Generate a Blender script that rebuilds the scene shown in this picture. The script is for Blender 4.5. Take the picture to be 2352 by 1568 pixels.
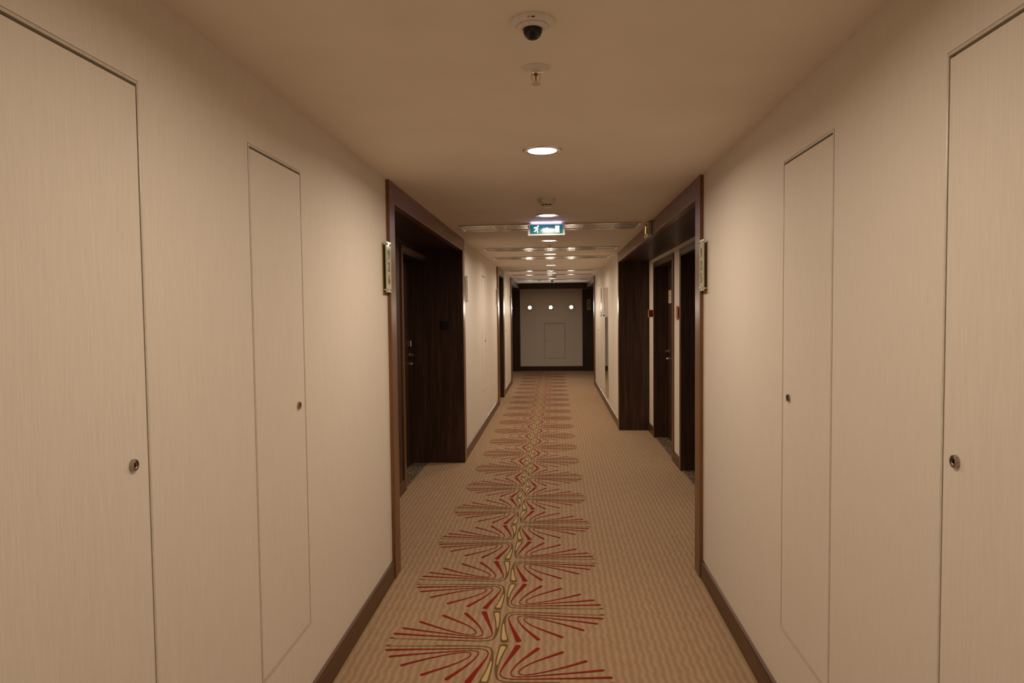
import bpy, bmesh, math, random
from mathutils import Vector, Matrix

for o in list(bpy.data.objects):
    bpy.data.objects.remove(o, do_unlink=True)
scene = bpy.context.scene
COL = scene.collection
random.seed(4)

# ------------------------------------------------------------------ camera
F_PX, PITCH, YAW, ROLL = 1510.0, 0.04306, 0.06571, -0.01072
CAM_H = 1.568
cam_data = bpy.data.cameras.new('camera')
cam_data.sensor_fit = 'HORIZONTAL'
cam_data.sensor_width = 36.0
cam_data.lens = F_PX / 2352.0 * 36.0
cam_data.clip_start = 0.05
cam = bpy.data.objects.new('camera', cam_data)
COL.objects.link(cam)
fw = Vector((-math.sin(YAW) * math.cos(PITCH), math.cos(YAW) * math.cos(PITCH), -math.sin(PITCH)))
rt = Vector((math.cos(YAW), math.sin(YAW), 0))
up = rt.cross(fw)
r2 = rt * math.cos(ROLL) + up * math.sin(ROLL)
u2 = -rt * math.sin(ROLL) + up * math.cos(ROLL)
cam.matrix_world = Matrix(((r2.x, u2.x, -fw.x, 0), (r2.y, u2.y, -fw.y, 0), (r2.z, u2.z, -fw.z, CAM_H), (0, 0, 0, 1)))
scene.camera = cam

# ------------------------------------------------------------------ world, exposure, lamp levels
world = bpy.data.worlds.new('corridor_world')
world.use_nodes = True
world.node_tree.nodes['Background'].inputs[0].default_value = (0, 0, 0, 1)
world.node_tree.nodes['Background'].inputs[1].default_value = 0.0
scene.world = world
vs = scene.view_settings
vs.view_transform = 'Standard'
vs.look = 'None'
vs.gamma = 1.0
vs.use_curve_mapping = False
vs.exposure = 0.0
LAMP_W = 14.2                       # ceiling downlights
LAMP_COL = (1.0, 0.84, 0.68)
LAMP_SPREAD = math.radians(169)
SPOT_W = 2.2                       # wall spots at the far end
SPOT_COL = (1.0, 0.86, 0.70)

# ------------------------------------------------------------------ dimensions (camera stands at x = 0, y = 0)
XL, XR = -0.975, 0.857             # corridor walls
H = 2.35                           # ceiling
YB, YE = -5.0, 17.76               # back wall, end wall
RL, RR = -1.35, 1.235              # recess back walls
SOF = 2.225                        # soffit of the recesses


# ------------------------------------------------------------------ materials
def new_mat(name):
    m = bpy.data.materials.new(name)
    m.use_nodes = True
    nt = m.node_tree
    return m, nt, nt.nodes['Principled BSDF']


def setp(b, base=None, rough=None, metal=None, spec=None, emis=None, estr=None, trans=None, ior=None, alpha=None, coat=None):
    if base is not None: b.inputs['Base Color'].default_value = (*base, 1)
    if rough is not None: b.inputs['Roughness'].default_value = rough
    if metal is not None: b.inputs['Metallic'].default_value = metal
    if spec is not None: b.inputs['Specular IOR Level'].default_value = spec
    if emis is not None: b.inputs['Emission Color'].default_value = (*emis, 1)
    if estr is not None: b.inputs['Emission Strength'].default_value = estr
    if trans is not None: b.inputs['Transmission Weight'].default_value = trans
    if ior is not None: b.inputs['IOR'].default_value = ior
    if alpha is not None: b.inputs['Alpha'].default_value = alpha
    if coat is not None: b.inputs['Coat Weight'].default_value = coat


def N(nt, t, **kw):
    n = nt.nodes.new(t)
    for k, v in kw.items():
        setattr(n, k, v)
    return n


def math_node(nt, op, a, b=None, c=None):
    n = N(nt, 'ShaderNodeMath', operation=op)
    for i, v in enumerate((a, b, c)):
        if v is None: continue
        if isinstance(v, (int, float)): n.inputs[i].default_value = v
        else: nt.links.new(v, n.inputs[i])
    return n.outputs[0]


def ramp(nt, fac, stops):
    r = N(nt, 'ShaderNodeValToRGB')
    while len(r.color_ramp.elements) < len(stops):
        r.color_ramp.elements.new(0.5)
    for e, (p, c) in zip(r.color_ramp.elements, stops):
        e.position = p
        e.color = (*c, 1)
    nt.links.new(fac, r.inputs[0])
    return r.outputs[0]


def coords(nt, scale=(1, 1, 1)):
    t = N(nt, 'ShaderNodeTexCoord')
    m = N(nt, 'ShaderNodeMapping')
    m.inputs['Scale'].default_value = scale
    nt.links.new(t.outputs['Object'], m.inputs['Vector'])
    return m.outputs[0]


def noise(nt, vec, scale=1.0, detail=3.0, rough=0.55):
    n = N(nt, 'ShaderNodeTexNoise')
    n.inputs['Scale'].default_value = scale
    n.inputs['Detail'].default_value = detail
    n.inputs['Roughness'].default_value = rough
    nt.links.new(vec, n.inputs['Vector'])
    return n.outputs['Fac']


def bump(nt, b, h, strength, dist=0.001):
    n = N(nt, 'ShaderNodeBump')
    n.inputs['Strength'].default_value = strength
    n.inputs['Distance'].default_value = dist
    nt.links.new(h, n.inputs['Height'])
    nt.links.new(n.outputs[0], b.inputs['Normal'])


def mat_plain(name, base, rough=0.5, metal=0.0, **kw):
    m, nt, b = new_mat(name)
    setp(b, base, rough, metal, **kw)
    v = noise(nt, coords(nt, (60, 60, 60)), 1.0, 2.0)
    lo = tuple(c * 0.93 for c in base)
    hi = tuple(min(1, c * 1.07) for c in base)
    nt.links.new(ramp(nt, v, [(0.3, lo), (0.7, hi)]), b.inputs['Base Color'])
    return m


def mat_fabric_wall():
    m, nt, b = new_mat('woven_wallcovering')
    setp(b, rough=0.62, spec=0.35)
    fine = noise(nt, coords(nt, (420, 420, 9)), 1.0, 3.0)
    cross = noise(nt, coords(nt, (90, 90, 700)), 1.0, 2.0)
    broad = noise(nt, coords(nt, (1.3, 1.3, 0.5)), 1.0, 2.0)
    s = math_node(nt, 'ADD', math_node(nt, 'MULTIPLY', fine, 0.6), math_node(nt, 'MULTIPLY', cross, 0.25))
    s = math_node(nt, 'ADD', s, math_node(nt, 'MULTIPLY', broad, 0.15))
    nt.links.new(ramp(nt, s, [(0.30, (0.66, 0.585, 0.49)), (0.5, (0.725, 0.652, 0.552)), (0.70, (0.785, 0.712, 0.612))]), b.inputs['Base Color'])
    bump(nt, b, s, 0.25, 0.0006)
    return m


def mat_ceiling():
    m, nt, b = new_mat('painted_ceiling')
    setp(b, rough=0.75, spec=0.2)
    v = noise(nt, coords(nt, (3, 3, 3)), 1.0, 3.0)
    nt.links.new(ramp(nt, v, [(0.3, (0.78, 0.715, 0.62)), (0.7, (0.82, 0.755, 0.66))]), b.inputs['Base Color'])
    bump(nt, b, noise(nt, coords(nt, (260, 260, 260)), 1.0, 2.0), 0.08, 0.0005)
    return m


def mat_wood(name, dark, mid, light, rough=0.3, coat=0.25, along='Z', grain=1.0):
    m, nt, b = new_mat(name)
    sc = {'Z': (38, 38, 1.6), 'Y': (38, 1.6, 38), 'X': (1.6, 38, 38)}[along]
    sf = {'Z': (260, 260, 6), 'Y': (260, 6, 260), 'X': (6, 260, 260)}[along]
    v1 = noise(nt, coords(nt, tuple(c * grain for c in sc)), 1.0, 6.0, 0.62)
    v2 = noise(nt, coords(nt, sf), 1.0, 3.0, 0.6)
    s = math_node(nt, 'ADD', math_node(nt, 'MULTIPLY', v1, 0.7), math_node(nt, 'MULTIPLY', v2, 0.3))
    nt.links.new(ramp(nt, s, [(0.34, dark), (0.5, mid), (0.66, light)]), b.inputs['Base Color'])
    setp(b, rough=rough, spec=0.38, coat=coat)
    b.inputs['Coat Roughness'].default_value = 0.22
    bump(nt, b, s, 0.12, 0.0004)
    return m


def mat_carpet():
    m, nt, b = new_mat('beige_zigzag_carpet')
    setp(b, rough=0.95, spec=0.1)
    t = N(nt, 'ShaderNodeTexCoord')
    sep = N(nt, 'ShaderNodeSeparateXYZ')
    nt.links.new(t.outputs['Object'], sep.inputs[0])
    x, y = sep.outputs[0], sep.outputs[1]
    zig = math_node(nt, 'PINGPONG', y, 0.055)
    shift = math_node(nt, 'MULTIPLY', zig, 0.09)
    wob = math_node(nt, 'MULTIPLY', noise(nt, coords(nt, (16, 16, 16)), 1.0, 4.0), 0.030)
    xx = math_node(nt, 'ADD', math_node(nt, 'ADD', x, shift), wob)
    ph = math_node(nt, 'MULTIPLY', xx, 2 * math.pi / 0.0345)
    st = math_node(nt, 'ADD', math_node(nt, 'MULTIPLY', math_node(nt, 'SINE', ph), 0.5), 0.5)
    pile = noise(nt, coords(nt, (330, 330, 330)), 1.0, 3.0, 0.7)
    patch = noise(nt, coords(nt, (14, 14, 14)), 1.0, 3.0)
    s = math_node(nt, 'ADD', math_node(nt, 'MULTIPLY', st, 0.25), math_node(nt, 'MULTIPLY', pile, 0.47))
    s = math_node(nt, 'ADD', s, math_node(nt, 'MULTIPLY', patch, 0.28))
    nt.links.new(ramp(nt, s, [(0.27, (0.275, 0.176, 0.086)), (0.5, (0.340, 0.222, 0.130)), (0.72, (0.415, 0.278, 0.188))]), b.inputs['Base Color'])
    bump(nt, b, pile, 0.6, 0.003)
    return m


def mat_pile(name, base):
    m, nt, b = new_mat(name)
    setp(b, rough=0.95, spec=0.08)
    v = noise(nt, coords(nt, (330, 330, 330)), 1.0, 3.0, 0.7)
    nt.links.new(ramp(nt, v, [(0.3, tuple(c * 0.75 for c in base)), (0.7, tuple(c * 1.2 for c in base))]), b.inputs['Base Color'])
    bump(nt, b, v, 0.5, 0.003)
    return m


def mat_marble():
    m, nt, b = new_mat('speckled_brown_marble')
    v = noise(nt, coords(nt, (45, 45, 45)), 1.0, 6.0, 0.7)
    nt.links.new(ramp(nt, v, [(0.38, (0.06, 0.04, 0.025)), (0.5, (0.16, 0.115, 0.075)), (0.62, (0.33, 0.25, 0.175))]), b.inputs['Base Color'])
    setp(b, rough=0.25)
    return m


def mat_metal(name, base, rough):
    m, nt, b = new_mat(name)
    setp(b, base, rough, 1.0)
    v = noise(nt, coords(nt, (12, 300, 300)), 1.0, 2.0)
    nt.links.new(math_node(nt, 'MULTIPLY_ADD', v, 0.12, rough - 0.05), b.inputs['Roughness'])
    return m


def mat_emit(name, col, strength, base=(0.8, 0.8, 0.8), rough=0.4):
    m, nt, b = new_mat(name)
    setp(b, base, rough, emis=col, estr=strength)
    v = noise(nt, coords(nt, (25, 25, 25)), 1.0, 1.0)
    nt.links.new(math_node(nt, 'MULTIPLY_ADD', v, strength * 0.04, strength * 0.98), b.inputs['Emission Strength'])
    return m


M = {}
M['wall'] = mat_fabric_wall()
M['ceil'] = mat_ceiling()
M['trim'] = mat_wood('walnut_trim', (0.105, 0.043, 0.015), (0.160, 0.069, 0.025), (0.215, 0.100, 0.040), 0.34, 0.14)
M['trim_y'] = mat_wood('walnut_trim_lengthwise', (0.105, 0.043, 0.015), (0.160, 0.069, 0.025), (0.215, 0.100, 0.040), 0.34, 0.14, 'Y')
M['trim_x'] = mat_wood('walnut_trim_crosswise', (0.105, 0.043, 0.015), (0.160, 0.069, 0.025), (0.215, 0.100, 0.040), 0.34, 0.14, 'X')
M['skirt'] = mat_wood('dark_walnut_skirting', (0.050, 0.020, 0.007), (0.080, 0.033, 0.011), (0.120, 0.052, 0.018), 0.36, 0.1, 'Y')
M['dark'] = mat_wood('dark_wenge_veneer', (0.018, 0.007, 0.003), (0.034, 0.014, 0.0065), (0.075, 0.034, 0.017), 0.42, 0.1)
M['carpet'] = mat_carpet()
M['red'] = mat_pile('red_pile', (0.225, 0.017, 0.010))
M['olive'] = mat_pile('olive_pile', (0.150, 0.086, 0.026))
M['gold'] = mat_pile('straw_pile', (0.50, 0.355, 0.175))
M['marble'] = mat_marble()
M['chrome'] = mat_metal('polished_chrome', (0.78, 0.76, 0.73), 0.12)
M['nickel'] = mat_metal('dark_nickel', (0.40, 0.35, 0.29), 0.20)
M['satin'] = mat_metal('satin_metal', (0.68, 0.63, 0.55), 0.30)
M['rail'] = mat_metal('bright_metal_rail', (0.80, 0.75, 0.68), 0.16)
M['white'] = mat_plain('white_plastic', (0.72, 0.68, 0.63), 0.4)
M['cream'] = mat_plain('cream_plastic', (0.60, 0.55, 0.44), 0.45)
M['black'] = mat_plain('black_gloss', (0.012, 0.011, 0.012), 0.12)
M['gap'] = mat_plain('dark_gap', (0.09, 0.06, 0.035), 0.9)
M['bead'] = mat_plain('cream_edge_bead', (0.60, 0.54, 0.43), 0.35)
M['redp'] = mat_plain('red_enamel', (0.20, 0.005, 0.008), 0.35)
M['orangep'] = mat_plain('orange_red_print', (0.55, 0.10, 0.04), 0.4)
M['ink'] = mat_plain('dark_lettering', (0.03, 0.026, 0.015), 0.35)
M['bronze'] = mat_plain('bronze_backplate', (0.36, 0.25, 0.11), 0.4)
M['plate'] = mat_plain('pale_acrylic', (0.55, 0.54, 0.38), 0.12)
M['plate_edge'] = mat_plain('pale_green_edge', (0.38, 0.42, 0.27), 0.2)
M['ivory'] = mat_plain('ivory_plate', (0.62, 0.55, 0.36), 0.4)
M['lamp'] = mat_emit('glowing_lens', (1.0, 0.90, 0.76), 14.0)
M['spot'] = mat_emit('glowing_bulb', (1.0, 0.90, 0.76), 70.0)
M['teal'] = mat_emit('lit_teal_panel', (0.02, 0.22, 0.24), 0.45, (0.01, 0.10, 0.11), 0.15)
M['picto'] = mat_emit('lit_white_pictogram', (0.95, 1.0, 1.0), 1.6)
M['violet'] = mat_emit('violet_light_slot', (0.5, 0.48, 1.0), 2.0)
M['led'] = mat_emit('orange_indicator', (1.0, 0.42, 0.12), 1.6)
M['bulb'] = mat_plain('orange_glass_bulb', (0.36, 0.085, 0.012), 0.1)
mg, ntg, bg = new_mat('mirror_glass'); setp(bg, (0.74, 0.78, 0.72), 0.03, 1.0); M['mirror'] = mg
ntg.links.new(math_node(ntg, 'MULTIPLY', noise(ntg, coords(ntg, (4, 4, 4))), 0.05), bg.inputs['Roughness'])
mo, nto, bo = new_mat('smoked_dome'); setp(bo, (0.010, 0.009, 0.010), 0.06, 0.0, spec=0.35); M['dome'] = mo
nto.links.new(math_node(nto, 'MULTIPLY_ADD', noise(nto, coords(nto, (9, 9, 9))), 0.03, 0.04), bo.inputs['Roughness'])
mf, ntf, bf = new_mat('frosted_glass_shade'); setp(bf, (0.70, 0.68, 0.60), 0.16, 0.55, coat=0.8); M['frost'] = mf
ntf.links.new(math_node(ntf, 'MULTIPLY_ADD', noise(ntf, coords(ntf, (9, 9, 9))), 0.05, 0.14), bf.inputs['Roughness'])


# ------------------------------------------------------------------ mesh helpers
class MB:
    def __init__(self):
        self.v, self.f, self.m = [], [], []

    def quad_face(self, idx, mi=0):
        self.f.append(tuple(idx)); self.m.append(mi)

    def box(self, x0, x1, y0, y1, z0, z1, mi=0):
        b = len(self.v)
        for x in (x0, x1):
            for y in (y0, y1):
                for z in (z0, z1):
                    self.v.append((x, y, z))
        for q in ((0, 1, 3, 2), (4, 6, 7, 5), (0, 4, 5, 1), (2, 3, 7, 6), (0, 2, 6, 4), (1, 5, 7, 3)):
            self.quad_face([b + i for i in q], mi)
        return self

    def prism(self, pts, axis, a0, a1, mi=0):
        """closed outline pts (2-D), extruded along axis from a0 to a1"""
        b = len(self.v); n = len(pts)
        for a in (a0, a1):
            for p, q in pts:
                self.v.append({'x': (a, p, q), 'y': (p, a, q), 'z': (p, q, a)}[axis])
        self.quad_face([b + i for i in range(n)], mi)
        self.quad_face([b + n + i for i in range(n)][::-1], mi)
        for i in range(n):
            j = (i + 1) % n
            self.quad_face([b + i, b + j, b + n + j, b + n + i], mi)
        return self

    def disc_pts(self, r, n=20, cx=0, cy=0):
        return [(cx + r * math.cos(2 * math.pi * i / n), cy + r * math.sin(2 * math.pi * i / n)) for i in range(n)]

    def cyl(self, axis, c, r, a0, a1, n=20, mi=0):
        return self.prism(self.disc_pts(r, n, *c), axis, a0, a1, mi)

    def lathe(self, prof, n=32, axis='z', mi=0, close=True):
        """prof: list of (radius, height); rotates about the axis"""
        b = len(self.v); k = len(prof)
        for i in range(n):
            t = 2 * math.pi * i / n
            for r, h in prof:
                c, s = r * math.cos(t), r * math.sin(t)
                self.v.append({'z': (c, s, h), 'y': (c, h, s), 'x': (h, c, s)}[axis])
        for i in range(n):
            j = (i + 1) % n
            for a in range(k - 1):
                self.quad_face([b + i * k + a, b + j * k + a, b + j * k + a + 1, b + i * k + a + 1], mi)
        if close:
            if prof[0][0] > 1e-5: self.quad_face([b + i * k for i in range(n)], mi)
            if prof[-1][0] > 1e-5: self.quad_face([b + i * k + k - 1 for i in range(n)], mi)
        return self

    def tube(self, pts, r, n=8, mi=0):
        b = len(self.v); pts = [Vector(p) for p in pts]; k = len(pts)
        for i, p in enumerate(pts):
            d = (pts[min(i + 1, k - 1)] - pts[max(i - 1, 0)]).normalized()
            a = d.orthogonal().normalized(); c = d.cross(a)
            if i and a.dot(last) < 0: pass
            if i:
                a = (last - d * last.dot(d)).normalized(); c = d.cross(a)
            last = a
            for j in range(n):
                t = 2 * math.pi * j / n
                self.v.append(tuple(p + a * (r * math.cos(t)) + c * (r * math.sin(t))))
        for i in range(k - 1):
            for j in range(n):
                l = (j + 1) % n
                self.quad_face([b + i * n + j, b + i * n + l, b + (i + 1) * n + l, b + (i + 1) * n + j], mi)
        self.quad_face([b + j for j in range(n)][::-1], mi)
        self.quad_face([b + (k - 1) * n + j for j in range(n)], mi)
        return self

    def mapped(self, fn):
        self.v = [fn(*p) for p in self.v]
        return self

    def mesh(self, name, mats, smooth=False):
        me = bpy.data.meshes.new(name)
        me.from_pydata(self.v, [], self.f)
        for m in mats: me.materials.append(M[m])
        me.polygons.foreach_set('material_index', self.m)
        bm = bmesh.new(); bm.from_mesh(me)
        bmesh.ops.remove_doubles(bm, verts=bm.verts, dist=1e-6)
        bmesh.ops.recalc_face_normals(bm, faces=bm.faces)
        if smooth:
            for f in bm.faces: f.smooth = True
            for e in bm.edges:
                if len(e.link_faces) == 2 and e.calc_face_angle(0) > math.radians(38): e.smooth = False
        bm.to_mesh(me); bm.free(); me.update()
        return me


def tag(o, label=None, cat=None, group=None, kind=None):
    if label: o['label'] = label
    if cat: o['category'] = cat
    if group: o['group'] = group
    if kind: o['kind'] = kind
    return o


CACHE = {}


def obj(name, mb, mats, parent=None, smooth=False, bevel=0.0, key=None, loc=None, kind=None):
    if isinstance(mats, str): mats = (mats,)
    if key and key in CACHE: me = CACHE[key]
    else:
        me = mb.mesh(name, mats, smooth)
        if key: CACHE[key] = me
    o = bpy.data.objects.new(name, me)
    COL.objects.link(o)
    if parent: o.parent = parent
    if loc: o.location = loc
    if bevel:
        b = o.modifiers.new('soft_edges', 'BEVEL'); b.width = bevel; b.segments = 2; b.limit_method = 'ANGLE'
    if kind: o['kind'] = kind
    return o


def thing(name, loc, label, cat, group=None, kind=None):
    o = bpy.data.objects.new(name, None)
    o.empty_display_size = 0.05
    COL.objects.link(o)
    o.location = loc
    return tag(o, label, cat, group, kind)


def wallmap(side):
    """local wall frame (n out of the wall into the corridor, u along the wall) -> local x, y"""
    s = 1 if side == 'L' else -1
    return lambda n, u, z: (s * n, u, z)


TEXT = {}


def text_mesh(txt, size, depth=0.0008):
    k = (txt, size)
    if k not in TEXT:
        cu = bpy.data.curves.new('lettering', 'FONT')
        cu.body = txt; cu.size = size; cu.extrude = depth; cu.align_x = 'CENTER'; cu.align_y = 'CENTER'
        cu.resolution_u = 4
        t = bpy.data.objects.new('lettering', cu)
        COL.objects.link(t)
        bpy.context.view_layer.update()
        me = bpy.data.meshes.new_from_object(t.evaluated_get(bpy.context.evaluated_depsgraph_get()))
        bpy.data.objects.remove(t, do_unlink=True)
        TEXT[k] = me
    return TEXT[k]


# ------------------------------------------------------------------ setting: floor with its carpet motifs
floor = obj('floor', MB().box(-1.75, 1.65, YB - 0.2, YE + 0.2, -0.12, 0.0), 'carpet', kind='structure')
tag(floor, 'beige zigzag carpet with red and straw palm leaf motifs running down it', 'carpet')
ceiling = obj('ceiling', MB().box(-1.75, 1.65, YB - 0.2, YE + 0.2, H, H + 0.12), 'ceil', kind='structure')
tag(ceiling, 'flat cream painted corridor ceiling', 'ceiling')


def catmull(pts, n=7):
    P = [Vector((*p, 0)) for p in pts]
    P = [P[0] * 2 - P[1]] + P + [P[-1] * 2 - P[-2]]
    out = []
    for i in range(1, len(P) - 2):
        for j in range(n):
            t = j / n
            a, b, c, d = P[i - 1:i + 3]
            out.append(0.5 * ((2 * b) + (c - a) * t + (2 * a - 5 * b + 4 * c - d) * t * t + (3 * b - a - 3 * c + d) * t ** 3))
    out.append(P[-2])
    return out


def ribbon(mb, pts, wfn, z, mi, t0=0.0, t1=1.0, sy=1):
    cs = catmull(pts)
    L = [0.0]
    for a, b in zip(cs, cs[1:]): L.append(L[-1] + (b - a).length)
    tot = L[-1]
    left, right = [], []
    sel = [i for i in range(len(cs)) if t0 <= L[i] / tot <= t1]
    for i in sel:
        d = (cs[min(i + 1, len(cs) - 1)] - cs[max(i - 1, 0)]).normalized()
        nrm = Vector((-d.y, d.x, 0))
        w = wfn(L[i] / tot) * 0.5
        left.append(cs[i] + nrm * w); right.append(cs[i] - nrm * w)
    b = len(mb.v); k = len(left)
    # rounded ends
    def cap(c, d, w):
        nrm = Vector((-d.y, d.x, 0))
        return [c + nrm * (w * math.cos(a)) + d * (w * math.sin(a)) for a in (0.5, 1.0, 1.57, 2.14, 2.64)]
    d1 = (cs[sel[-1]] - cs[sel[-1] - 1]).normalized(); d0 = (cs[sel[0]] - cs[sel[0] + 1]).normalized()
    endcap = cap(cs[sel[-1]], d1, wfn(L[sel[-1]] / tot) * 0.5)
    startcap = cap(cs[sel[0]], d0, wfn(L[sel[0]] / tot) * 0.5)
    for row in (left, right):
        for p in row: mb.v.append((p.x, p.y * sy, z))
    for i in range(k - 1):
        mb.quad_face([b + i, b + i + 1, b + k + i + 1, b + k + i], mi)
    e = len(mb.v)
    for p in endcap: mb.v.append((p.x, p.y * sy, z))
    mb.quad_face([b + k - 1] + [e + i for i in range(5)] + [b + 2 * k - 1], mi)
    e = len(mb.v)
    for p in startcap: mb.v.append((p.x, p.y * sy, z))
    mb.quad_face([b + k] + [e + i for i in range(5)] + [b], mi)


def taper(w_tip, w_mid, w_end, vert, pe=1.5, pt=1.2):
    def f(t):
        if t < vert: return w_mid + (w_tip - w_mid) * max(0, (1 - t / vert)) ** pt
        return w_mid + (w_end - w_mid) * ((t - vert) / (1 - vert)) ** pe
    return f


STRAW = [(0.521, 0.036), (0.40, 0.033), (0.25, 0.028), (0.12, 0.024), (0.050, 0.029), (0.024, 0.053), (0.014, 0.12), (0.018, 0.22), (0.031, 0.327)]
REDS = [([(0.512, 0.079), (0.40, 0.069), (0.25, 0.058), (0.12, 0.049), (0.063, 0.052), (0.036, 0.080), (0.040, 0.13), (0.060, 0.20), (0.098, 0.325)], 0.0165, 0.026, 0.62),
        ([(0.482, 0.136), (0.38, 0.113), (0.25, 0.088), (0.15, 0.070), (0.097, 0.069), (0.080, 0.094), (0.093, 0.14), (0.122, 0.20), (0.192, 0.308)], 0.0155, 0.0185, 0.60),
        ([(0.411, 0.207), (0.33, 0.160), (0.25, 0.120), (0.18, 0.092), (0.133, 0.083), (0.114, 0.103), (0.130, 0.137), (0.178, 0.188), (0.305, 0.280)], 0.0165, 0.0165, 0.52)]


def motif_mesh(side):
    mb = MB()
    for sy in (1, -1):
        for pts, wt, we, vert in REDS:
            ribbon(mb, [(side * p, q) for p, q in pts], taper(wt, 0.0046, we * 1.1, vert), 0.0016, 0, sy=sy)
        sp = [(side * p, q) for p, q in STRAW]
        ribbon(mb, sp, taper(0.0140, 0.0050, 0.041, 0.60, 1.15, 0.8), 0.0014, 1, sy=sy)
        ribbon(mb, sp, lambda t: taper(0.0140, 0.0050, 0.041, 0.60, 1.15, 0.8)(t) - 0.0070, 0.0018, 2, 0.02, 0.30, sy=sy)
        ribbon(mb, sp, lambda t: taper(0.0140, 0.0050, 0.041, 0.60, 1.15, 0.8)(t) - 0.0140, 0.0018, 2, 0.78, 0.993, sy=sy)
    me = mb.mesh('carpet_motif', ('red', 'olive', 'gold'))
    for p in me.polygons:
        if p.normal.z < 0: p.flip()
    return me


ML, MR = motif_mesh(-1), motif_mesh(1)
PER = 0.7045
for k in range(-5, 22):
    for me, y0 in ((ML, 3.044), (MR, 3.404)):
        y = y0 + k * PER
        if y > YE - 0.36: continue
        o = bpy.data.objects.new('carpet_motif', me)
        COL.objects.link(o); o.parent = floor; o.location = (-0.285, y, 0)


# ------------------------------------------------------------------ setting: walls
def wall_with_holes(mb, side, y0, y1, z0, z1, holes, x, t=0.10):
    """box cells of a wall plane at x, thickness t outwards, leaving rectangular holes (ya, yb, za, zb)"""
    ys = sorted({y0, y1, *[h[0] for h in holes], *[h[1] for h in holes]})
    zs = sorted({z0, z1, *[h[2] for h in holes], *[h[3] for h in holes]})
    s = -1 if side == 'L' else 1
    for a, b in zip(ys, ys[1:]):
        run = None
        for c, d in zip(zs, zs[1:]):
            my, mz = (a + b) / 2, (c + d) / 2
            if any(h[0] < my < h[1] and h[2] < mz < h[3] for h in holes): continue
            mb.box(min(x, x + s * t), max(x, x + s * t), a, b, c, d)


# access panels: (side, y0, y1, z0, z1)
PANELS = [('L', 0.66, 1.512, 0.35, 2.122), ('L', 2.062, 2.502, 0.345, 2.122), ('L', 8.77, 9.205, 0.50, 2.08), ('L', 12.95, 13.38, 0.35, 2.10),
          ('R', 0.66, 1.516, 0.35, 2.122), ('R', 2.095, 2.545, 0.345, 2.122), ('R', 12.72, 13.15, 0.35, 2.10)]
# recess openings: side -> list of (y inner near, y inner far)
OPEN = {'L': [(3.915, 6.82), (11.28, 12.18), (14.62, YE)], 'R': [(4.00, 8.75), (14.36, YE)]}
TRIMW = {'L': [(0.125, 0.14), (0.24, 0.24), (0.2, 0)], 'R': [(0.13, 0.11), (0.2, 0)]}

for side, x, nm in (('L', XL, 'wall_left'), ('R', XR, 'wall_right')):
    mb = MB()
    holes = [(p[1], p[2], p[3], p[4]) for p in PANELS if p[0] == side]
    cur = YB
    for (a, b) in OPEN[side]:
        wall_with_holes(mb, side, cur, a, 0, H, [h for h in holes if cur < h[0] < a], x)
        cur = b
    if cur < YE: wall_with_holes(mb, side, cur, YE, 0, H, [], x)
    w = obj(nm, mb, 'wall', kind='structure')
    tag(w, 'cream woven wallcovering on the %s corridor wall' % ('left' if side == 'L' else 'right'), 'wall')

mb = MB(); mb.box(-1.6, 1.5, YE, YE + 0.12, 0, 1.288 - 0.955); mb.box(-1.6, 1.5, YE, YE + 0.12, 1.288, H)
mb.box(-1.6, -0.297, YE, YE + 0.12, 0.333, 1.288); mb.box(0.268, 1.5, YE, YE + 0.12, 0.333, 1.288)
tag(obj('wall_end', mb, 'wall', kind='structure'), 'cream end wall closing the corridor under the dark wood beam', 'wall')
tag(obj('wall_back', MB().box(-1.6, 1.5, YB - 0.12, YB, 0, H), 'wall', kind='structure'), 'cream wall closing the corridor behind the viewer', 'wall')

# recess back walls with door openings (side, x, y0, y1, material, openings)
DOOR_H = 2.13
RECESS_DOORS = {'R1': [(5.42, 6.52), (6.97, 8.25)], 'L1': [(5.74, 6.80)], 'L2': [(11.30, 12.16)]}


def recess_wall(name, side, x, y0, y1, mat, doors, label):
    mb = MB()
    wall_with_holes(mb, side, y0, y1, 0, H, [(a, b, 0.0, DOOR_H) for a, b in doors], x)
    tag(obj(name, mb, mat, kind='structure'), label, 'wall')


recess_wall('wall_recess_right', 'R', RR, 4.0, 8.75, 'wall', RECESS_DOORS['R1'], 'cream back wall of the right recess between its two doors')
recess_wall('wall_recess_left', 'L', RL, 3.915, 6.82, 'dark', RECESS_DOORS['L1'], 'dark wood back wall of the near left recess')
recess_wall('wall_recess_left_middle', 'L', RL, 11.28, 12.18, 'dark', RECESS_DOORS['L2'], 'dark wood back of the narrow left recess')
recess_wall('wall_recess_left_end', 'L', RL, 14.62, YE, 'dark', [], 'dark wood back wall of the last left recess')
recess_wall('wall_recess_right_end', 'R', RR, 14.36, YE, 'dark', [], 'dark wood back wall of the last right recess')


# ------------------------------------------------------------------ setting: baseboards
BBH, BBT = 0.108, 0.015


def baseboard(name, side, x, y0, y1, label):
    wm = wallmap(side)
    prof = [(0, 0), (BBT, 0), (BBT, BBH - 0.009), (BBT - 0.003, BBH - 0.004), (0, BBH)]
    mb = MB().prism([(p, q) for p, q in prof], 'y', y0, y1)
    s = 1 if side == 'L' else -1
    mb.mapped(lambda a, b, c: (x + s * a, b, c))
    tag(obj(name, mb, 'skirt', kind='structure'), label, 'baseboard')


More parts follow.
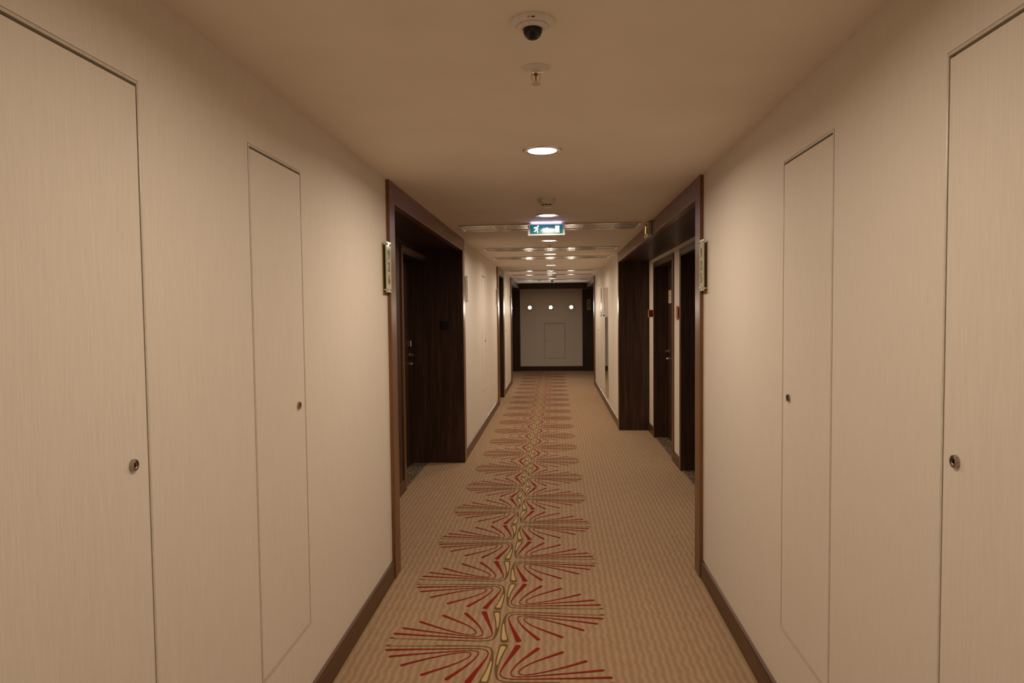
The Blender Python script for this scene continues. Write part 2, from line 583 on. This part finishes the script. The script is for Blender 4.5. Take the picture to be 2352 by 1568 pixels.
baseboard('baseboard_left', 'L', XL, YB, 3.79, 'walnut baseboard under the near left wall panels')
baseboard('baseboard_left_middle', 'L', XL, 6.96, 11.04, 'walnut baseboard on the left wall between the two left recesses')
baseboard('baseboard_left_far', 'L', XL, 12.42, 14.42, 'walnut baseboard on the short left wall before the end recess')
baseboard('baseboard_right', 'R', XR, YB, 3.87, 'walnut baseboard under the near right wall panels')
baseboard('baseboard_right_far', 'R', XR, 8.86, 14.16, 'walnut baseboard on the right wall below the mirror')
baseboard('baseboard_recess_right', 'R', RR, 6.566, 6.924, 'short walnut baseboard between the two doors of the right recess')
baseboard('baseboard_recess_right_far', 'R', RR, 8.296, 8.742, 'short walnut baseboard at the far end of the right recess')
baseboard('baseboard_recess_right_near', 'R', RR, 4.03, 5.37, 'walnut baseboard in the near part of the right recess')
baseboard('baseboard_recess_left', 'L', RL, 3.94, 5.68, 'walnut baseboard in the near left recess')
prof = [(YE, 0), (YE - BBT, 0), (YE - BBT, 0.113), (YE - 0.005, 0.126), (YE, 0.126)]
tag(obj('baseboard_end', MB().prism(prof, 'x', -0.94, 0.73), 'dark', kind='structure'), 'dark wood baseboard along the end wall', 'baseboard')


# ------------------------------------------------------------------ setting: recess surrounds (timber portals)
def surround(n, side, x, ya, yb, xr, wn, wf, label):
    s = 1 if side == 'L' else -1
    root = thing('trim_%d' % n, (x, ya, 0), label, 'door surround', kind='structure')
    wm = wallmap(side)
    L = yb - ya
    P = 0.021            # proud of the wall
    hb = SOF
    # header across the opening and over both jambs
    y1 = L + wf
    obj('header', MB().box(-0.03, P, -wn, y1, hb, H - 0.001).mapped(wm), 'trim_y', root, bevel=0.002)
    obj('jamb', MB().box(-0.03, P, -wn, 0.0, 0, hb - 0.0005).mapped(wm), 'trim', root, bevel=0.002)
    if wf > 0: obj('jamb', MB().box(-0.03, P, L, L + wf, 0, hb - 0.0005).mapped(wm), 'trim', root, bevel=0.002)
    d = abs(xr - x)
    obj('reveal_panel', MB().box(-d, 0.016, 0.0005, 0.006, 0, hb - 0.001).mapped(wm), 'dark', root)
    if wf > 0:
        obj('reveal_panel', MB().box(-d, 0.016, L - 0.006, L - 0.0005, 0, hb - 0.001).mapped(wm), 'dark', root)
    obj('soffit', MB().box(-d, -0.031, 0.0, L, hb, hb + 0.03).mapped(wm), 'dark', root)
    return root


surround(1, 'L', XL, *OPEN['L'][0], RL, *TRIMW['L'][0], 'walnut surround of the near left recess beside the 926 sign')
surround(2, 'R', XR, *OPEN['R'][0], RR, *TRIMW['R'][0], 'walnut surround of the long right recess beside the 925 sign')
surround(3, 'L', XL, *OPEN['L'][1], RL, *TRIMW['L'][1], 'walnut surround of the narrow middle doorway on the left')
surround(4, 'L', XL, *OPEN['L'][2], RL, *TRIMW['L'][2], 'walnut surround of the last recess on the left')
surround(5, 'R', XR, *OPEN['R'][1], RR, *TRIMW['R'][1], 'walnut surround of the last recess on the right')

# beam and side panels at the end wall
root = thing('trim_6', (-0.06, 17.42, 2.185), 'dark wood beam crossing the ceiling in front of the end wall', 'beam', kind='structure')
obj('beam', MB().box(XL + 0.06 - 0.02, XR + 0.06 + 0.02, 0, 0.16, 0.022, H - 2.185 - 0.001), 'dark', root)
obj('bottom_lip', MB().box(RL + 0.06 + 0.005, RR + 0.06 - 0.005, -0.012, 0.16, 0.0, 0.0215), 'trim_x', root, bevel=0.003)
for nm, x0, x1, lab in (('trim_7', RL + 0.003, -0.94, 'dark wood panel left of the end wall'), ('trim_8', 0.73, RR - 0.003, 'dark wood panel right of the end wall behind the small door plate')):
    o = obj(nm, MB().box(x0, x1, YE - 0.055, YE - 0.001, 0.0, 2.224), 'dark', kind='structure')
    tag(o, lab, 'wall panel')


# ------------------------------------------------------------------ doors in the recesses
def lever_set(root, wm, u, z, n0, direc, knob=True):
    """lever handle on a rose, lock cylinder and spy-hole plate; n0 = leaf face"""
    h = obj('door_handle', MB().cyl('x', (u, z), 0.024, n0, n0 + 0.008).mapped(wm), 'chrome', root, smooth=True)
    obj('lever', MB().tube([(n0 + 0.006, u, z), (n0 + 0.042, u, z), (n0 + 0.052, u + 0.012 * direc, z), (n0 + 0.052, u + 0.115 * direc, z - 0.003)], 0.009, 10).mapped(wm), 'chrome', h, smooth=True)
    if knob:
        k = obj('lock', MB().lathe([(0.021, 0), (0.021, 0.006), (0.012, 0.010), (0.012, 0.022), (0.009, 0.026)], 18, 'x').mapped(lambda a, b, c: wm(n0 + a, u + b, z - 0.095 + c)), 'chrome', root, smooth=True)


def door(n, side, x, ya, yb, label, hand='far', setback=0.15, leafmat='dark', reader=False, hz=1.055):
    s = 1 if side == 'L' else -1
    root = thing('door_%d' % n, (x, (ya + yb) / 2, 0), label, 'door', kind='structure')
    wm = wallmap(side)
    w = (yb - ya) / 2
    T = 0.045            # architrave width
    hd = DOOR_H
    J = 0.022
    obj('frame_jamb', MB().box(-setback - 0.04, 0.014, -w + 0.0005, -w + J, 0, hd - 0.0005).mapped(wm), 'dark', root)
    obj('frame_jamb', MB().box(-setback - 0.04, 0.014, w - J, w - 0.0005, 0, hd - 0.0005).mapped(wm), 'dark', root)
    obj('frame_head', MB().box(-setback - 0.04, 0.014, -w + J, w - J, hd - J, hd - 0.0005).mapped(wm), 'dark', root)
    obj('architrave', MB().box(0.0005, 0.016, -w - T, -w, 0, hd + T).mapped(wm), 'trim', root, bevel=0.0015)
    if yb + T < {'L1': 6.82}.get('L1') or side == 'R':
        obj('architrave', MB().box(0.0005, 0.016, w, w + T, 0, hd + T).mapped(wm), 'trim', root, bevel=0.0015)
    obj('architrave', MB().box(0.0005, 0.016, -w, w, hd, hd + T).mapped(wm), 'trim_y', root, bevel=0.0015)
    obj('leaf', MB().box(-setback - 0.04, -setback, -w + J + 0.003, w - J - 0.003, 0.008, hd - J - 0.003).mapped(wm), leafmat, root, bevel=0.0015)
    hu = (w - J - 0.07) if hand == 'far' else (-w + J + 0.07)
    direc = -1 if hand == 'far' else 1
    lever_set(root, wm, hu, hz, -setback, direc)
    obj('hinge', MB().cyl('z', (-setback + 0.004, -hu / abs(hu) * (w - J - 0.003)), 0.006, 1.93, 2.03, 10).mapped(wm), 'chrome', root, smooth=True)
    if reader:
        r = obj('card_reader', MB().box(-setback + 0.0005, -setback + 0.022, hu - 0.032, hu + 0.032, 1.232, 1.300).mapped(wm), 'chrome', root, bevel=0.006)
        obj('reader_slot', MB().box(-setback + 0.0215, -setback + 0.026, hu - 0.020, hu + 0.020, 1.240, 1.286).mapped(wm), 'black', r, bevel=0.003)
    o = obj('threshold', MB().box(-setback - 0.01, -0.001, -w + J + 0.001, w - J - 0.001, 0.0008, 0.006).mapped(wm), 'marble', root)
    return root


door(1, 'L', RL, *RECESS_DOORS['L1'][0], 'dark wood room door with chrome handle in the near left recess', 'far', reader=True, hz=1.152)
door(2, 'R', RR, *RECESS_DOORS['R1'][0], 'dark wood room door nearest the 925 sign in the right recess', 'far')
door(3, 'R', RR, *RECESS_DOORS['R1'][1], 'dark wood door with ivory name plate at the far part of the right recess', 'far', hz=1.085)
door(4, 'L', RL, *RECESS_DOORS['L2'][0], 'dark wood room door inside the narrow middle doorway on the left', 'far')


# ------------------------------------------------------------------ access panels flush with the walls
def access_panel(side, x, ya, yb, za, zb, lock_u, lock_z, label, normal='x', lock_r=0.0145):
    root = thing('access_panel', (x, (ya + yb) / 2, za), label, 'access panel', 'flush service panels in the corridor walls')
    if normal == 'x': wm = wallmap(side)
    else: wm = lambda n, u, z: (u, -n, z)
    if normal == 'y': root.location = ((ya + yb) / 2, x, za)
    w, h = (yb - ya) / 2, zb - za
    B, G = 0.009, 0.0035
    obj('backing', MB().box(-0.040, -0.030, -w + 0.0005, w - 0.0005, 0.0005, h - 0.0005).mapped(wm), 'gap', root)
    fr = MB()
    g0 = 0.002
    fr.box(-0.028, 0.0012, -w + g0, -w + B, g0, h - g0); fr.box(-0.028, 0.0012, w - B, w - g0, g0, h - g0)
    fr.box(-0.028, 0.0012, -w + B, w - B, g0, B); fr.box(-0.028, 0.0012, -w + B, w - B, h - B, h - g0)
    obj('edge_bead', fr.mapped(wm), 'bead', root)
    top = 0.007
    obj('panel_leaf', MB().box(-0.022, 0.0008, -w + B + G, w - B - G, B + G, h - B - top).mapped(wm), 'wall', root, bevel=0.001)
    u, z = lock_u - (ya + yb) / 2, lock_z - za
    r = lock_r
    lk = obj('lock', MB().lathe([(r, 0.0009), (r, 0.004), (r * 0.92, 0.0075), (r * 0.62, 0.0085), (r * 0.60, 0.0062), (0.0, 0.0066)], 24, 'x').mapped(lambda a, b, c: wm(a, u + b, z + c)), 'nickel', root, smooth=True)
    obj('keyhole', MB().box(0.0060, 0.0078, u - 0.0014, u + 0.0014, z - 0.005, z + 0.005).mapped(wm), 'black', lk)
    return root


PL = ['large cream service panel at the left edge of the picture', 'narrow cream service panel on the near left wall beside the 926 sign',
      'cream service panel on the left wall beyond the near left recess', 'cream service panel on the short left wall before the end recess',
      'large cream service panel at the right edge of the picture', 'narrow cream service panel on the near right wall beside the 925 sign',
      'cream service panel on the right wall beyond the wall lamp']
LK = [(1.442, 1.227), (2.425, 1.227), (9.11, 1.19), (13.0, 1.22), (1.457, 1.24), (2.468, 1.246), (13.09, 1.22)]
for p, lab, (lu, lz) in zip(PANELS, PL, LK):
    access_panel(p[0], XL if p[0] == 'L' else XR, p[1], p[2], p[3], p[4], lu, lz, lab)
access_panel('E', YE, -0.297, 0.268, 0.333, 1.288, -0.238, 0.817, 'square-cornered service hatch low on the end wall', 'y')


# ------------------------------------------------------------------ room number signs
def number_sign(side, x, y, z0, digits, label, w=0.105, h=0.29):
    s = 1 if side == 'L' else -1
    root = thing('room_number_sign', (x, y, z0), label, 'sign', 'room number plates beside the recesses')
    wm = wallmap(side)
    obj('back_plate', MB().box(0.0, 0.004, -w / 2, w / 2, -0.012, h - 0.014).mapped(wm), 'bronze', root)
    fp = obj('front_plate', MB().box(0.020, 0.026, -w / 2, w / 2, 0, h).mapped(wm), 'plate', root, bevel=0.0008)
    obj('plate_edge', MB().box(0.0203, 0.0257, -w / 2 - 0.001, -w / 2, 0.001, h - 0.001).mapped(wm), 'plate_edge', fp)
    for du in (-w / 2 + 0.016, w / 2 - 0.016):
        for dz in (0.016, h - 0.016):
            obj('standoff_pin', MB().lathe([(0.0045, 0.004), (0.0045, 0.026), (0.0075, 0.0262), (0.0075, 0.029), (0.005, 0.0305)], 14, 'x').mapped(lambda a, b, c: wm(a, du + b, dz + c)), 'chrome', root, smooth=True)
    k = len(digits)
    for i, d in enumerate(digits):
        zc = h * (0.5 + 0.245 * (1 - i)) - 0.002
        if d == '|':          # too far away to read
            obj('digit', MB().box(0.0262, 0.0272, -0.011, 0.011, zc - 0.026, zc + 0.026).mapped(wm), 'ink', fp)
            continue
        o = bpy.data.objects.new('digit', text_mesh(d, 0.078))
        if not o.data.materials: o.data.materials.append(M['ink'])
        COL.objects.link(o); o.parent = fp
        o.matrix_local = Matrix(((0, 0, s, s * 0.0270), (s, 0, 0, 0), (0, 1, 0, zc), (0, 0, 0, 1)))
    return root


number_sign('L', XL, 3.735, 1.694, '926', 'pale number plate reading 926 on the near left wall')
number_sign('R', XR, 3.812, 1.682, '925', 'pale number plate reading 925 on the near right wall')
number_sign('L', XL, 7.10, 1.69, '|||', 'pale number plate on the left wall just past the near left recess')
number_sign('L', XL, 10.93, 1.69, '|||', 'pale number plate on the left wall before the narrow middle doorway')
number_sign('L', XL, 14.33, 1.69, '|||', 'pale number plate on the left wall before the last left recess')


# ------------------------------------------------------------------ ceiling downlights
DL_Y = [-2.35, -0.45, 1.42, 3.21, 5.32, 7.17, 8.81, 10.86, 12.99, 15.05]
DL_LAB = {3.21: 'largest glowing downlight, nearest of the row in the ceiling', 5.32: 'glowing downlight between the smoke detector and the exit sign',
          7.17: 'glowing downlight just behind the exit sign', 8.81: 'glowing downlight between the second and third ceiling grilles',
          10.86: 'glowing downlight just behind the third ceiling grille', 12.99: 'glowing downlight between the fourth and fifth ceiling grilles',
          15.05: 'tiny glowing downlight half hidden behind the far smoke detector', 1.42: 'downlight above the viewer', -0.45: 'downlight behind the viewer', -2.35: 'downlight far behind the viewer'}
for y in DL_Y:
    root = thing('downlight', (-0.055, y, H), DL_LAB[y], 'ceiling light', 'recessed ceiling downlights')
    obj('trim_ring', MB().lathe([(0.0690, 0.002), (0.0690, -0.003), (0.076, -0.0065), (0.092, -0.005), (0.095, -0.0005), (0.095, 0.002)], 40, close=False), 'satin', root, smooth=True, key='dl_ring')
    obj('lens', MB().cyl('z', (0, 0), 0.0688, -0.0030, -0.0005, 40), 'lamp', root, key='dl_lens')
    ld = bpy.data.lights.new('downlight_lamp', 'AREA')
    ld.shape = 'DISK'; ld.size = 0.136; ld.energy = LAMP_W * (0.62 if y < 2 else 1.0); ld.color = LAMP_COL; ld.spread = LAMP_SPREAD
    lo = bpy.data.objects.new('lamp', ld)
    COL.objects.link(lo); lo.parent = root; lo.location = (0, 0, -0.0065)


# ------------------------------------------------------------------ wall spots on the end wall
for x, lab in ((-0.676, 'left of the three round wall lights on the end wall'), (-0.113, 'middle of the three round wall lights on the end wall'), (0.436, 'right of the three round wall lights on the end wall')):
    root = thing('wall_light', (x, YE, 1.712), lab, 'wall light', 'round lights on the end wall')
    obj('housing', MB().lathe([(0.055, 0.0), (0.055, -0.03), (0.050, -0.036), (0.044, -0.036), (0.044, -0.028)], 32, 'y', close=False), 'satin', root, smooth=True, key='wl_house')
    obj('bulb', MB().lathe([(0.043, -0.028), (0.040, -0.036), (0.028, -0.042), (0.0, -0.044)], 32, 'y', close=False), 'spot', root, smooth=True, key='wl_bulb')
    ld = bpy.data.lights.new('wall_spot', 'AREA')
    ld.shape = 'DISK'; ld.size = 0.085; ld.energy = SPOT_W; ld.color = SPOT_COL; ld.spread = math.radians(100)
    lo = bpy.data.objects.new('lamp', ld)
    COL.objects.link(lo); lo.parent = root; lo.location = (0, -0.046, 0); lo.rotation_euler = (math.radians(-90), 0, 0)


# ------------------------------------------------------------------ ceiling air grilles
def grille(y, x0, x1, wd, label):
    cx = (x0 + x1) / 2; L = (x1 - x0) / 2; w = wd / 2
    root = thing('air_grille', (cx, y, H), label, 'air vent', 'metal air grilles across the ceiling')
    obj('backing', MB().box(-L + 0.01, L - 0.01, -w + 0.01, w - 0.01, -0.002, 0.0005), 'ceil', root)
    for sy in (-1, 1):
        obj('rail', MB().box(-L, L, sy * w - 0.012, sy * w + 0.012, -0.011, -0.0005), 'rail', root, bevel=0.003)
    for sx in (-1, 1):
        obj('end_cap', MB().box(sx * (L - 0.012) - 0.012, sx * (L - 0.012) + 0.012, -w + 0.0125, w - 0.0125, -0.010, -0.0005), 'rail', root, bevel=0.002)
    for q in (-0.62, -0.50, -0.08, 0.36, 0.70):
        obj('cross_bar', MB().box(q * L - 0.006, q * L + 0.006, -w + 0.0125, w - 0.0125, -0.0085, -0.0022), 'satin', root)
    ns = 5
    for i in range(ns):
        yy = -w + 0.0125 + (i + 0.5) * (wd - 0.025) / ns
        hw = (wd - 0.025) / ns * 0.40
        obj('slat', MB().prism([(yy - hw, -0.0078), (yy + hw, -0.0062), (yy + hw, -0.0045), (yy - hw, -0.006)], 'x', -L + 0.024, L - 0.024), 'satin', root)
    return root


GR = [(6.01, -0.85, 0.765, 0.36, 'nearest ceiling air grille, crossing behind the exit sign'), (8.08, -0.86, 0.76, 0.30, 'second ceiling air grille from the exit sign'),
      (9.34, -0.87, 0.765, 0.30, 'third ceiling air grille, close behind the second'), (12.20, -0.88, 0.765, 0.15, 'fourth ceiling air grille from the exit sign'),
      (13.50, -0.88, 0.765, 0.15, 'fifth ceiling air grille from the exit sign'), (15.5, -0.88, 0.765, 0.12, 'farthest ceiling air grille, nearest the dark beam')]
for g in GR: grille(*g)


# ------------------------------------------------------------------ dome cameras
def dome_camera(x, y, label, marks=True):
    root = thing('dome_camera', (x, y, H), label, 'security camera', 'white ceiling dome cameras')
    base = obj('base', MB().lathe([(0.0, 0.0), (0.059, 0.0), (0.059, -0.003), (0.056, -0.008), (0.050, -0.012), (0.0425, -0.0145), (0.0425, -0.0132), (0.0, -0.0132)], 48), 'white', root, smooth=True, key='dc_base')
    obj('collar', MB().lathe([(0.0412, -0.0135), (0.0412, -0.017), (0.038, -0.020), (0.030, -0.0225), (0.0265, -0.0225), (0.0265, -0.019), (0.0, -0.019)], 48), 'white', root, smooth=True, key='dc_collar')
    prof = [(0.0255, -0.0195), (0.0255, -0.026)] + [(0.0255 * math.cos(t), -0.026 - 0.0235 * math.sin(t)) for t in [i * math.pi / 20 for i in range(1, 11)]]
    obj('dome', MB().lathe(prof, 40, close=False), 'dome', root, smooth=True, key='dc_dome')
    obj('lens', MB().cyl('y', (0.0, -0.034), 0.006, -0.0252, -0.019, 14), 'black', root, smooth=True, key='dc_lens')
    if marks:
        # faint maker's mark, too small to read in the photograph
        for (a, w) in ((-0.0095, 0.0022), (0.003, 0.0095)):
            obj('maker_mark', MB().box(a - w / 2, a + w / 2, -0.0535, -0.0512, -0.0120, -0.0085), 'gap', base)
    return root


dome_camera(-0.054, 1.80, 'white dome camera with black lens bubble, nearest item on the ceiling')
dome_camera(-0.06, 15.9, 'small dome camera on the ceiling close to the dark end beam', False)


# ------------------------------------------------------------------ sprinklers
def sprinkler(x, y, label):
    root = thing('sprinkler', (x, y, H), label, 'sprinkler', 'ceiling fire sprinklers')
    obj('escutcheon', MB().lathe([(0.0, 0.0), (0.043, 0.0), (0.043, -0.0025), (0.036, -0.0055), (0.016, -0.008), (0.0, -0.008)], 36), 'white', root, smooth=True, key='sp_e')
    obj('body', MB().lathe([(0.014, -0.0075), (0.0135, -0.016), (0.010, -0.019), (0.0, -0.019)], 20), 'chrome', root, smooth=True, key='sp_b')
    for s in (-1, 1):
        obj('frame_arm', MB().tube([(s * 0.0125, 0, -0.015), (s * 0.0145, 0, -0.026), (s * 0.012, 0, -0.038), (s * 0.004, 0, -0.046)], 0.0017, 8), 'satin', root, smooth=True)
    obj('glass_bulb', MB().lathe([(0.0, -0.018), (0.0075, -0.019), (0.0065, -0.024), (0.0022, -0.027), (0.0019, -0.040), (0.0, -0.044)], 12), 'bulb', root, smooth=True, key='sp_g')
    obj('deflector', MB().lathe([(0.0, -0.046), (0.004, -0.0465), (0.0155, -0.050), (0.016, -0.0512), (0.0, -0.0512)], 20), 'satin', root, smooth=True, key='sp_d')


sprinkler(-0.055, 2.14, 'sprinkler with orange bulb between the near dome camera and the nearest downlight')
sprinkler(-0.06, 7.70, 'sprinkler just in front of the second ceiling grille')
sprinkler(-0.06, 11.75, 'sprinkler just in front of the fourth ceiling grille')


# ------------------------------------------------------------------ smoke detectors
def smoke_detector(x, y, label):
    root = thing('smoke_detector', (x, y, H), label, 'smoke detector', 'ceiling smoke detectors')
    obj('base', MB().lathe([(0.0, 0.0), (0.062, 0.0), (0.061, -0.014), (0.047, -0.040), (0.0, -0.040)], 36), 'cream', root, smooth=True, key='sd_b')
    obj('chamber', MB().cyl('z', (0, 0), 0.031, -0.0475, -0.0395, 24), 'black', root, key='sd_c')
    obj('cap', MB().lathe([(0.0, -0.0475), (0.036, -0.0475), (0.036, -0.052), (0.028, -0.058), (0.0, -0.059)], 32), 'cream', root, smooth=True, key='sd_cap')
    for i in range(8):
        t = 2 * math.pi * (i + 0.35) / 8
        c, s = math.cos(t), math.sin(t)
        obj('rib', MB().tube([(0.035 * c, 0.035 * s, -0.0395), (0.035 * c, 0.035 * s, -0.048)], 0.003, 6), 'cream', root)


smoke_detector(-0.05, 4.56, 'cream smoke detector on the ceiling in front of the exit sign')
smoke_detector(-0.02, 13.95, 'small dark smoke detector near the far end of the ceiling')
o = obj('ceiling_speaker', MB().lathe([(0.0, 0.0), (0.075, 0.0), (0.073, -0.006), (0.062, -0.008), (0.058, -0.005), (0.0, -0.005)], 28), 'satin', smooth=True, loc=(-0.36, 16.0, H))
tag(o, 'flat round disc in the ceiling left of the far dome camera', 'speaker')


# ------------------------------------------------------------------ exit sign
root = thing('exit_sign', (-0.069, 5.76, 2.239), 'lit green exit sign with running figure, arrow and door under the ceiling', 'exit sign')
fw_, fh_ = 0.160, 0.104
fr = MB()
fr.box(-fw_, -fw_ + 0.017, -0.014, 0.012, 0, fh_); fr.box(fw_ - 0.017, fw_, -0.014, 0.012, 0, fh_)
fr.box(-fw_ + 0.017, fw_ - 0.017, -0.014, 0.012, 0, 0.014); fr.box(-fw_ + 0.017, fw_ - 0.017, -0.014, 0.012, fh_ - 0.012, fh_)
obj('frame', fr, 'white', root, bevel=0.001)
face = obj('lit_panel', MB().box(-fw_ + 0.0172, fw_ - 0.0172, -0.010, 0.010, 0.0142, fh_ - 0.0122), 'teal', root)
obj('light_slot', MB().box(-0.13, 0.13, -0.013, 0.008, fh_, fh_ + 0.0045), 'violet', root)
ld = bpy.data.lights.new('exit_sign_leak', 'AREA')
ld.shape = 'RECTANGLE'; ld.size = 0.26; ld.size_y = 0.006; ld.energy = 0.45; ld.color = (0.55, 0.50, 1.0)
lo = bpy.data.objects.new('lamp', ld)
COL.objects.link(lo); lo.parent = root; lo.location = (0, -0.0165, fh_ + 0.001); lo.rotation_euler = (math.radians(-115), 0, 0)
# running figure
fig = MB()
cx, cz = -0.088, 0.052
fig.cyl('y', (cx + 0.016, cz + 0.027), 0.0075, -0.0115, -0.0101, 16)
fig.prism([(cx + 0.000, cz + 0.024), (cx + 0.012, cz + 0.018), (cx + 0.004, cz - 0.006), (cx - 0.009, cz - 0.002)], 'y', -0.0115, -0.0101)
fig.prism([(cx - 0.001, cz + 0.024), (cx - 0.019, cz + 0.018), (cx - 0.022, cz + 0.006), (cx - 0.016, cz + 0.006), (cx - 0.013, cz + 0.013), (cx, cz + 0.017)], 'y', -0.0116, -0.0102)
fig.prism([(cx + 0.009, cz + 0.017), (cx + 0.014, cz + 0.006), (cx + 0.022, cz + 0.008), (cx + 0.022, cz + 0.002), (cx + 0.011, cz - 0.001), (cx + 0.005, cz + 0.010)], 'y', -0.0116, -0.0102)
fig.prism([(cx - 0.008, cz - 0.002), (cx + 0.003, cz - 0.004), (cx - 0.004, cz - 0.018), (cx - 0.021, cz - 0.020), (cx - 0.021, cz - 0.012), (cx - 0.009, cz - 0.011)], 'y', -0.0117, -0.0103)
fig.prism([(cx - 0.004, cz - 0.003), (cx + 0.006, cz - 0.005), (cx + 0.016, cz - 0.013), (cx + 0.016, cz - 0.029), (cx + 0.008, cz - 0.029), (cx + 0.008, cz - 0.015)], 'y', -0.0117, -0.0103)
obj('running_figure', fig, 'picto', face)
arr = MB()
arr.box(-0.030, 0.002, -0.0115, -0.0101, 0.050, 0.062)
arr.prism([(0.002, 0.042), (0.022, 0.056), (0.002, 0.070)], 'y', -0.0115, -0.0101)
obj('arrow', arr, 'picto', face)
obj('door_symbol', MB().box(0.076, 0.112, -0.0115, -0.0101, 0.024, 0.082), 'picto', face)

# ------------------------------------------------------------------ small indicator box on the right header
root = thing('indicator_box', (XR - 0.021, 5.86, 2.222), 'small grey box with orange lit digit on the right recess header', 'indicator', None)
wm = wallmap('R')
obj('case', MB().box(0.0005, 0.036, -0.115, 0.115, 0.0, 0.115).mapped(wm), 'satin', root, bevel=0.004)
f_ = obj('display', MB().box(0.0355, 0.0395, -0.085, 0.095, 0.018, 0.100).mapped(wm), 'black', root)
obj('lit_digit', MB().box(0.0396, 0.0410, -0.010, 0.010, 0.026, 0.090).mapped(wm), 'led', f_)

# ------------------------------------------------------------------ right recess: signs
# red projecting sign at the far end of the recess
root = thing('fire_sign', (RR, 8.325, 1.506), 'dark red sign projecting from the cream wall beyond the far right door', 'sign')
obj('red_panel', MB().box(-0.064, -0.004, -0.003, 0.003, 0.0, 0.082), 'redp', root)
obj('clear_holder', MB().box(-0.074, -0.0005, 0.0032, 0.0062, -0.008, 0.084), 'cream', root)
obj('bracket', MB().box(-0.010, -0.0005, 0.0064, 0.012, -0.03, 0.080), 'satin', root)
# call point plate between the doors
root = thing('call_point_sign', (RR, 6.70, 1.488), 'orange red fire notice on the cream wall between the two right doors', 'sign')
wm = wallmap('R')
obj('clear_plate', MB().box(0.012, 0.016, -0.012, 0.075, 0.0, 0.136).mapped(wm), 'cream', root)
obj('red_print', MB().box(0.0165, 0.0185, -0.070, 0.012, 0.010, 0.136).mapped(wm), 'orangep', root)
for dz in (0.012, 0.120):
    obj('standoff_pin', MB().cyl('x', (0.0, dz), 0.004, 0.0, 0.021, 12).mapped(wm), 'chrome', root)
# ivory plate on door 3
root = thing('name_plate', (RR + 0.15, 8.03, 1.666), 'ivory name plate fixed on the far right door', 'sign')
pl = obj('plate', MB().box(0.0005, 0.006, -0.095, 0.095, 0.0, 0.158).mapped(wm), 'ivory', root, bevel=0.001)
for k, (z, w) in enumerate(((0.112, 0.020), (0.088, 0.060), (0.052, 0.030))):
    obj('print_line', MB().box(0.0061, 0.0068, -w, w, z - 0.006, z + 0.006).mapped(wm), 'bronze', pl)
# plate on the panel right of the end wall
root = thing('name_plate', (0.905, YE - 0.055, 1.63), 'dim vertical plate on the dark panel right of the end wall', 'sign')
pl = obj('plate', MB().box(-0.05, 0.05, -0.006, -0.0005, 0, 0.285), 'bronze', root, bevel=0.001)
for z in (0.215, 0.145, 0.075):
    obj('print_line', MB().box(-0.018, 0.018, -0.0072, -0.0061, z - 0.022, z + 0.022), 'ink', pl)
# doorbell plate on the far reveal of the near left recess
root = thing('doorbell_plate', (-1.155, 6.808, 1.405), 'small black square switch on the dark reveal of the near left recess', 'switch')
obj('plate', MB().box(-0.043, 0.043, -0.008, -0.0005, 0, 0.086), 'black', root, bevel=0.002)
obj('button', MB().box(-0.028, 0.028, -0.0105, -0.0081, 0.015, 0.071), 'black', root, bevel=0.002)

# ------------------------------------------------------------------ wall lamp and mirror on the right wall
root = thing('wall_sconce', (XR, 11.0, 1.50), 'curved glass and chrome wall lamp above the tall mirror on the right wall', 'wall lamp')
wm = wallmap('R')
obj('back_plate', MB().box(0.0005, 0.010, -0.26, 0.26, 0.0, 0.47).mapped(wm), 'chrome', root, bevel=0.002)
arc = [(0.0105 + 0.085 * math.sin(math.pi * i / 16) ** 0.6, -0.24 + 0.48 * i / 16) for i in range(17)]
obj('shade', MB().prism(arc, 'z', 0.018, 0.46).mapped(wm), 'frost', root, smooth=True)
arc2 = [(0.0105 + 0.092 * math.sin(math.pi * i / 16) ** 0.6, -0.25 + 0.50 * i / 16) for i in range(17)]
obj('bottom_cap', MB().prism(arc2, 'z', 0.0, 0.0175).mapped(wm), 'chrome', root, smooth=True)
obj('edge_strip', MB().box(0.0105, 0.075, -0.256, -0.242, 0.018, 0.46).mapped(wm), 'chrome', root, bevel=0.003)
root = thing('wall_mirror', (XR, 11.0, 0.17), 'tall frameless mirror hanging below the wall lamp on the right wall', 'mirror')
obj('mirror_glass', MB().box(0.004, 0.009, -0.295, 0.295, 0, 1.315).mapped(wm), 'mirror', root, bevel=0.001)
obj('backing_board', MB().box(0.0005, 0.0038, -0.28, 0.28, 0.015, 1.30).mapped(wm), 'gap', root)
